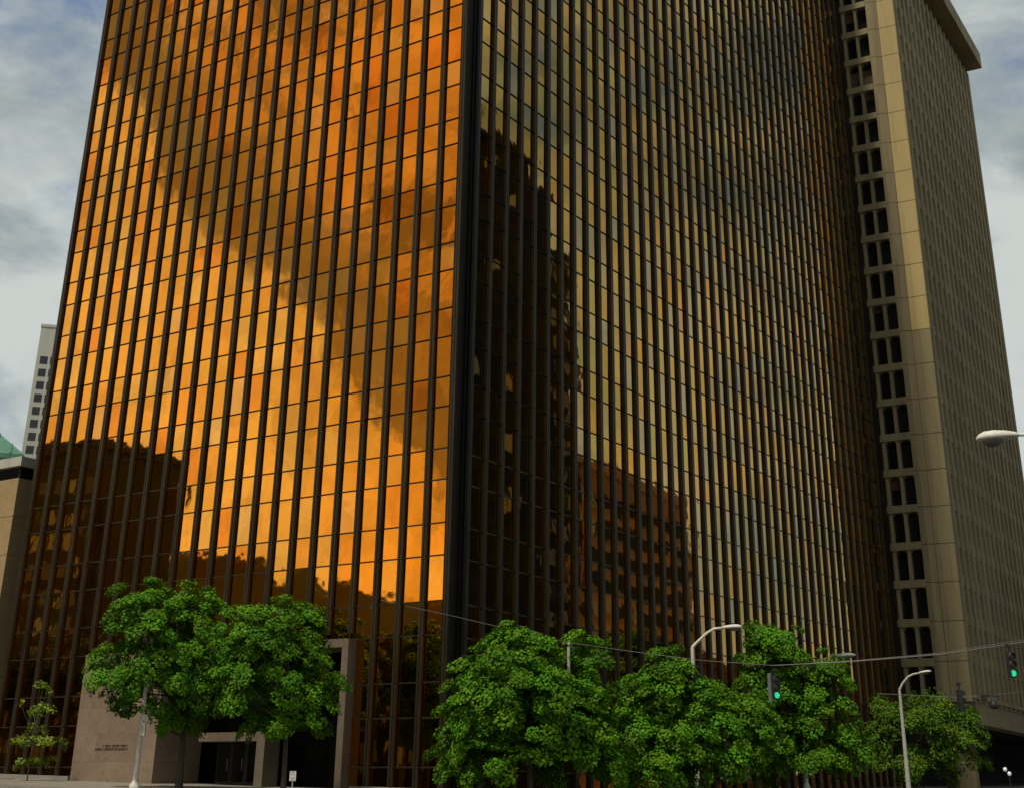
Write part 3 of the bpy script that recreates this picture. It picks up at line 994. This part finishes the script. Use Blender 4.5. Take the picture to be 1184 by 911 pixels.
make_tree('maple_tree', 'tall green tree behind the green traffic light at the middle of the span wire', b_,
          lobes_px(b_, [(905, 800, 56, 66, 0), (895, 748, 42, 34, 0), (948, 830, 46, 58, 0), (870, 770, 30, 34, -.5), (955, 785, 30, 34, 0), (905, 860, 50, 40, -.4), (950, 880, 44, 34, 0), (880, 885, 46, 32, 0), (985, 868, 26, 34, 0)]),
          2.4, .17, M['leaf'], M['bark'], nclump=360, group=GT, per=150, leaf=.165, clump=.66)
b_ = tree_at(1062, 905, 'R', 9.)
make_tree('olive_tree', 'olive green tree with drooping leaves below the concrete tower, right of a street lamp', b_,
          lobes_px(b_, [(1072, 848, 54, 46, 0), (1108, 862, 34, 46, 0), (1030, 850, 30, 38, 0), (1018, 815, 13, 16, 0), (1110, 835, 20, 22, 0), (1060, 885, 48, 26, 0), (1010, 865, 22, 34, 0)]),
          2.2, .14, M['leaf_olive'], M['bark'], nclump=230, group=GT, leaf=.25, per=100, droop=.35, narrow=.42, clump=.75)

# young trees at the left
def young(name, label, x, yb, top, items):
    b_ = tree_at(x, yb, 'L', 3.2)
    make_tree(name, label, b_, lobes_px(b_, items), 1.0, .045, M['leaf_lime'], M['young_bark'], nclump=48, group='young trees by the left facade', leaf=.15, per=44, clump=.36, droop=.15)
young('young_tree', 'thin young tree with sparse yellow-green tiers at the left end of the gold tower', 32, 900, 790,
      [(46, 800, 14, 12, 0), (28, 812, 7, 5, 0), (50, 820, 17, 8, 0), (28, 858, 16, 6, 0), (56, 858, 20, 8, 0), (34, 882, 22, 9, 0), (42, 842, 14, 7, 0), (60, 880, 10, 6, 0)])
young('young_tree', 'young tree cut off by the left edge of the photo', -22, 905, 800, [(-14, 822, 16, 8, 0), (-22, 800, 14, 10, 0), (-18, 850, 16, 8, 0)])

# trees across the left-hand street (mirrored in the lowest gold panes)
for i, (t, u, h) in enumerate([(-45, 14, 15), (-47, 26, 17), (-44, 37, 16.5), (-46, 49, 14), (-47, 61, 13), (-45, 74, 17), (-47, 86, 18), (-46, 99, 18), (-48, 112, 18)]):
    base = blk(t, u, ground_tu(t, u))
    make_tree('street_tree', ['dark tree across the street mirrored at the corner of the gold glass', 'second dark tree from the corner mirrored in the lowest gold panes',
                              'tallest dark tree mirrored in the lowest gold panes', 'dark tree mirrored above the entrance', 'dark tree mirrored behind the large maple', 'dark tree mirrored behind the pale pole', 'dark tree mirrored above the stone wall', 'dark tree mirrored behind the young tree', 'last dark tree mirrored at the far end of the gold glass'][i], base,
              [(0, 0, h * .55, 4.6, h * .36), (1.5, -2, h * .5, 3.6, h * .3), (-1.5, 2.5, h * .6, 3.4, h * .28)], 3., .25, M['leaf_dark'], M['bark'], nclump=150, per=50, leaf=.42, clump=1.2, group='trees across the street')

for i in range(7):
    t = 62 + i * 12; u = -46 - (i % 2) * 1.5
    make_tree('street_tree', ['first', 'second', 'third', 'fourth', 'fifth', 'sixth', 'last'][i] + ' dark tree along the brick building across the right-hand street, out of the frame', blk(t, u, ground_tu(t, u)),
              [(0, 0, 5.6, 4.4, 3.6), (2.5, 3, 5.2, 3.2, 3.), (-2.5, -3, 5.4, 3.2, 3.)], 2.4, .2, M['leaf_dark'], M['bark'], nclump=110, per=45, leaf=.42, clump=1.1, group='trees across the right-hand street')

# ---------------------------------------------------------------- street lamps
def cobra_head(root, base, d, tilt, Lh, w=.17):
    """street lamp head: long shallow shell with a bowl lens under its front half; d = horizontal direction"""
    d = Vector(d).normalized(); s = Vector((0, 0, 1)).cross(d); up = Vector((0, 0, 1))
    ax = (d * math.cos(tilt) + up * math.sin(tilt)); nu = ax.cross(s) * -1
    nu = s.cross(ax) * -1 if (s.cross(ax)).z < 0 else s.cross(ax)
    prof = [(0, .35, .28), (.08, .5, .42), (.3, .82, .66), (.55, 1., .80), (.78, .95, .76), (.92, .7, .5), (1., .22, .14)]
    seg = 12; vs = []; fs = []
    for f, ww, hh in prof:
        for k in range(seg):
            a = 2 * PI * k / seg
            y = math.cos(a) * w * ww; z = math.sin(a) * hh * w * (1. if math.sin(a) > 0 else .45)
            vs.append(Vector(base) + ax * (f * Lh) + s * y + nu * z)
    for i in range(len(prof) - 1):
        for k in range(seg):
            k2 = (k + 1) % seg
            fs.append((i * seg + k, i * seg + k2, (i + 1) * seg + k2, (i + 1) * seg + k))
    fs.append(tuple(range(seg - 1, -1, -1))); fs.append(tuple(range((len(prof) - 1) * seg, len(prof) * seg)))
    b = MB(); b.add(vs, fs, True); head = b.build('lamp_head', M['lamp_paint'], root)
    vs = []; fs = []
    c = Vector(base) + ax * (.62 * Lh) - nu * (.12 * w)
    for i in range(6):
        a = PI / 2 * i / 5
        for k in range(seg):
            t = 2 * PI * k / seg
            vs.append(c + ax * (math.cos(t) * math.cos(a) * Lh * .25) + s * (math.sin(t) * math.cos(a) * w * .8) - nu * (math.sin(a) * w * .75 + .02))
    for i in range(5):
        for k in range(seg):
            k2 = (k + 1) % seg
            fs.append((i * seg + k, i * seg + k2, (i + 1) * seg + k2, (i + 1) * seg + k))
    b = MB(); b.add(vs, fs, True); b.build('lens', M['lens'], head)
    return head

def px_at(x, y, dist):
    d = ray(x, y); return EYE + d * (dist / math.hypot(d.x, d.y))

def lamp(label, pole_px, dist, arm_px, head_px, mat_pole, r0=.11, r1=.06, tilt=None, w=.24, group='cobra-head street lamps', pole_base=None):
    """pole_px: point of the pole top in the photo; arm and head points likewise, all at one ground distance"""
    top = px_at(*pole_px, dist)
    gz = ground(top)
    root = thing('street_lamp', label, 'street lamp', Vector((top.x, top.y, gz)), 0, group)
    O = Vector((top.x, top.y, gz))
    b = MB(); H = top.z - gz
    b.tube([(0, 0, -.2), (0, 0, .5), (0, 0, H * .5), (0, 0, H)], [r0, r0, (r0 + r1) / 2, r1], 12)
    b.build('pole', mat_pole, root)
    b = MB(); b.lathe([(r0 * 2.1, -.2), (r0 * 2.1, .12), (r0 * 1.5, .3), (r0 * 1.05, .42)], seg=14); b.build('base', mat_pole, root)
    pts = [px_at(x, y, dist) - O for x, y in arm_px]
    b = MB(); b.tube([top - O] + pts, [r1] + [r1 * .8] * (len(pts) - 1) + [r1 * .6], 10); b.build('arm', mat_pole, root)
    h0 = px_at(*head_px[0], dist) - O; h1 = px_at(*head_px[1], dist) - O
    d = h1 - h0; L_ = d.length
    cobra_head(root, h0, (d.x, d.y, 0), math.atan2(d.z, math.hypot(d.x, d.y)), L_, w)
    return root

p_ = on_right(803, 900, 8.6); d1 = math.hypot(p_.x, p_.y)
lamp('cream street lamp whose arm rises out of the bright green tree before the right facade', (800.5, 748), d1, [(806, 742), (818, 731), (826, 726.5), (836, 725.5)], ((834, 725.5), (858.5, 724.5)), M['lamp_paint'], .13, .09, w=.2)
p_ = on_right(958, 757, 2.6); d2 = math.hypot(p_.x, p_.y)
lamp('street lamp buried in the tall tree, only its flat cream head clear of leaves', (925, 790), d2, [(932, 776), (945, 763), (962, 759)], ((960, 759), (989.5, 757)), M['lamp_paint'], .13, .09, w=.26)
p_ = on_right(1049, 900, 9.5); d3 = math.hypot(p_.x, p_.y) * .8
lamp('slender grey street lamp with a bent arm before the concrete tower', (1040, 797), d3, [(1044, 789), (1050, 782), (1056, 779), (1064, 777.5)], ((1062, 777.5), (1077, 775.5)), M['galv'], .135, .07, w=.11)
d4 = 30.
lamp('close street lamp head at the right edge against the sky', (1275, 520), d4, [(1255, 505), (1220, 501), (1176, 502.5)], ((1178, 503), (1128.5, 508)), M['lamp_paint'], .13, .05, w=.2)

# pale pole in front of the stone wall
p_ = on_left(156, 905, 7.5); dp = math.hypot(p_.x, p_.y); gz = ground(p_)
root = thing('street_pole', 'pale weathered pole with a clamped bracket in front of the pink stone wall', 'pole', Vector((p_.x, p_.y, gz)))
tp = px_at(170, 738, dp); H = tp.z - gz
b = MB(); b.tube([(0, 0, -.2), (0, 0, H * .5), (0, 0, H)], [.13, .115, .09], 12); b.build('shaft', M['lamp_paint'], root)
b = MB(); b.lathe([(.27, -.2), (.27, .10), (.17, .22), (.13, .3)], seg=14); b.build('base', M['lamp_paint'], root)
b = MB(); b.box(-.02, .24, -.17, .0, 2.35, 2.95); b.box(.05, .30, -.14, -.02, 3.05, 3.35); b.build('bracket_box', M['lamp_paint'], root)
b = MB(); b.box(.07, .10, -.05, .06, .0, 2.3); b.build('conduit', M['black'], root)

# small sign
p_ = on_left(338, 905, 6.5); ds = math.hypot(p_.x, p_.y)
a0 = px_at(334.5, 891, ds); a1 = px_at(341.5, 902.5, ds); gz = ground(p_)
root = thing('street_sign', 'small white parking sign with faded red marks before the entrance', 'sign', Vector((p_.x, p_.y, gz)), math.radians(-8))
zc = (a0.z + a1.z) / 2 - gz; hh = abs(a0.z - a1.z) / 2; ww = .15
b = MB(); b.tube([(0, .03, -.2), (0, .03, zc + hh)], .028, 8); b.build('post', M['galv'], root)
b = MB(); b.box(-ww, ww, -.012, 0, zc - hh, zc + hh); pl = b.build('plate', M['sign_white'], root)
b = MB(); b.box(-ww * .75, ww * .75, -.016, -.0125, zc - hh * .85, zc - hh * .05); b.build('red_marks', M['sign_red'], pl) if False else None
b = MB()
for i in range(3):
    b.box(-ww * .7, ww * .7, -.016, -.0125, zc - hh * (.85 - .25 * i), zc - hh * (.74 - .25 * i))
b.build('red_marks', M['sign_red'], pl)
b = MB(); b.box(-ww * .7, ww * .55, -.016, -.0125, zc + hh * .72, zc + hh * .84); b.box(-ww * .7, -ww * .5, -.0165, -.0125, zc + hh * .2, zc + hh * .72)
b.box(-ww * .4, ww * .7, -.016, -.0125, zc + hh * .2, zc + hh * .3); b.box(ww * .3, ww * .5, -.0165, -.0125, zc + hh * .3, zc + hh * .6)
b.build('dark_marks', M['sign_grey'], pl)

# ---------------------------------------------------------------- span wire and signals
DW = 62.
ws = [(441, 693.5, 77.), (464, 699, 75.), (520, 711, 71.5), (580, 725, 68), (658, 742.5, 64.5), (740, 754, 63), (810, 763, 61.5), (895, 769, 60.), (985, 764.5, 59), (1090, 756, 58), (1184, 742, 57), (1260, 726, 56)]
q0 = on_left(441, 693.5, .06)
ws[0] = (441, 693.5, math.hypot(q0.x, q0.y))
b = MB()
b.tube([px_at(*w) for w in ws[:8]], .013, 6)
b.tube([px_at(*w) for w in ws[7:]], .022, 6)
wp = [px_at(*w) for w in ws[7:]]
b.tube([p + Vector((0, 0, .11)) * (i / 4) + Vector((0, .04, 0)) for i, p in enumerate(wp)], .013, 6)
tag(b.build('span_wire', M['wire']), 'long sagging steel span wire that carries the two green traffic lights', 'wire')
b = MB()
w2 = [(1015, 801.5, 60.), (1060, 803.5, 59.5), (1108, 806, 59), (1150, 803, 58.5), (1184, 799, 58), (1250, 790, 57)]
b.tube([px_at(*w) for w in w2], .010, 6)
tag(b.build('signal_cable', M['wire']), 'thin lower cable crossing in front of the concrete tower', 'wire')

def signal(label, x, y0, y1, dist, yaw, lit=True, plate=False):
    """three-lens head hanging between two heights in the photo; yaw is the way the lenses look"""
    top = px_at(x, y0, dist); bot = px_at(x, y1, dist)
    H = top.z - bot.z
    root = thing('traffic_light', label, 'traffic light', Vector((top.x, top.y, bot.z)), yaw, 'traffic lights on the wires')
    s = H / 1.08
    b = MB()
    for k in range(3):
        b.bev_box(-.17 * s, .17 * s, -.12 * s, .12 * s, H * k / 3 + .006, H * (k + 1) / 3 - .006, .04 * s)
    b.build('housing', M['black'], root)
    for k in range(3):
        zc = H * (k + .5) / 3
        r = .14 * s
        b = MB()
        n = 18
        vs = [(r * math.cos(2 * PI * i / n), -.125 * s - .02 * s, zc + r * math.sin(2 * PI * i / n)) for i in range(n)] + [(0, -.17 * s, zc)]
        b.add(vs, [(i, (i + 1) % n, n) for i in range(n)], True)
        b.build('lens', M['green_lit'] if (lit and k == 0) else M['lens_off'], root, **({'label': 'lit green lens'} if lit and k == 0 else {}))
        b = MB(); vs = []; fs = []
        for i in range(13):                       # hood over the lens
            a = math.radians(-25 + 230 * i / 12)
            for yy, f in ((-.12 * s, 1.18), (-.25 * s, 1.16)):
                for rr in (1., 1.06):
                    vs.append((r * f * rr * math.cos(a), yy, zc + r * f * rr * math.sin(a)))
        for i in range(12):
            p = i * 4; q = p + 4
            fs += [(p, q, q + 2, p + 2), (p + 1, p + 3, q + 3, q + 1), (p + 2, q + 2, q + 3, p + 3)]
        b.add(vs, fs, True); b.build('visor', M['black'], root)
    b = MB(); b.tube([(0, 0, H), (0, 0, H + .28 * s)], .03, 8); b.box(-.09, .09, -.05, .05, H + .22 * s, H + .36 * s); b.build('hanger', M['black'], root)
    if plate:
        b = MB(); b.box(-.36 * s, -.20 * s, .06 * s, .08 * s, -.1, H + .1); b.build('back_plate', M['sign_grey'], root)
    return root
signal('green traffic light hanging before the leaves of the tall tree, grey plate at its side', 896, 781, 808, 60., math.radians(10), True, True)
signal('green traffic light hanging at the right edge before the concrete ribs', 1167, 754, 783, 57.2, math.radians(14), True)
signal('unlit traffic light seen from the side, poking out of the olive tree', 1109, 797, 822, 59., math.radians(105), False)
# small bracket light on the lower cable
tp = px_at(1148, 804, 58.5)
root = thing('bracket_lamp', 'small black bracket lamp on the lower cable before the concrete beam', 'lamp', tp)
b = MB(); b.tube([(-.55, 0, .0), (.0, 0, .02), (.25, 0, .01)], .025, 6); b.build('arm', M['black'], root)
b = MB(); b.lathe([(.03, 0), (.05, -.12), (.17, -.28), (.17, -.44), (.10, -.46)], (.0, 0, 0), 12); b.build('hood', M['black'], root)
b = MB(); b.box(-.42, -.24, -.06, .06, -.16, -.02); b.build('junction_box', M['black'], root)
# edge-on sign hanging from the wire
tp = px_at(657.5, 745, 64.5); bo = px_at(656.6, 779, 64.5)
root = thing('hanging_sign', 'grey sign seen edge-on, hanging from the wire in front of the corner tree', 'sign', tp, math.radians(86))
Hh = tp.z - bo.z
b = MB(); b.bev_box(-.38, .38, -.06, .06, -Hh, -.12, .02); b.build('panel', M['galv'], root)
b = MB(); b.tube([(0, 0, -.12), (0, 0, .08)], .03, 6); b.box(-.12, .12, -.05, .05, .0, .1); b.build('hanger', M['galv'], root)

# twin globe lamp under the concrete tower
p_ = px_at(1164.5, 889, 128.); gz = ground(p_)
root = thing('globe_lamp', 'twin white globe lamp in the dark under the concrete tower', 'lamp', Vector((p_.x, p_.y, gz)), 0)
zz = p_.z - gz
b = MB(); b.tube([(.1, 0, -.2), (.1, 0, zz - .35)], .04, 8); b.tube([(-.17, 0, zz - .16), (.1, 0, zz - .45), (.17, 0, zz - .5)], .025, 6); b.build('post', M['black'], root)
for dx, dz in ((-.17, .0), (.14, -.32)):
    b = MB(); b.ball((dx, 0, zz + dz), .16, .16, .16); b.build('globe', M['lamp_lit'], root)

# ---------------------------------------------------------------- camera and view
cam = bpy.data.cameras.new('camera')
co = bpy.data.objects.new('camera', cam); COL.objects.link(co)
cam.sensor_fit = 'HORIZONTAL'; cam.sensor_width = 36
cam.lens = FPX / 1184 * 36
cam.shift_y = -(455.5 - PPY) / 1184
cam.clip_start = .1; cam.clip_end = 6000
mw = Matrix.Identity(4)
for i in range(3):
    mw[i][0] = RT[i]; mw[i][1] = UP[i]; mw[i][2] = -FW[i]; mw[i][3] = EYE[i]
co.matrix_world = mw
S.camera = co
S.view_settings.view_transform = 'Standard'
S.view_settings.look = 'None'
S.view_settings.exposure = 0.
S.view_settings.gamma = 1.
S.cycles.max_bounces = 7
S.cycles.caustics_reflective = False
S.cycles.caustics_refractive = False
S.cycles.use_denoising = True
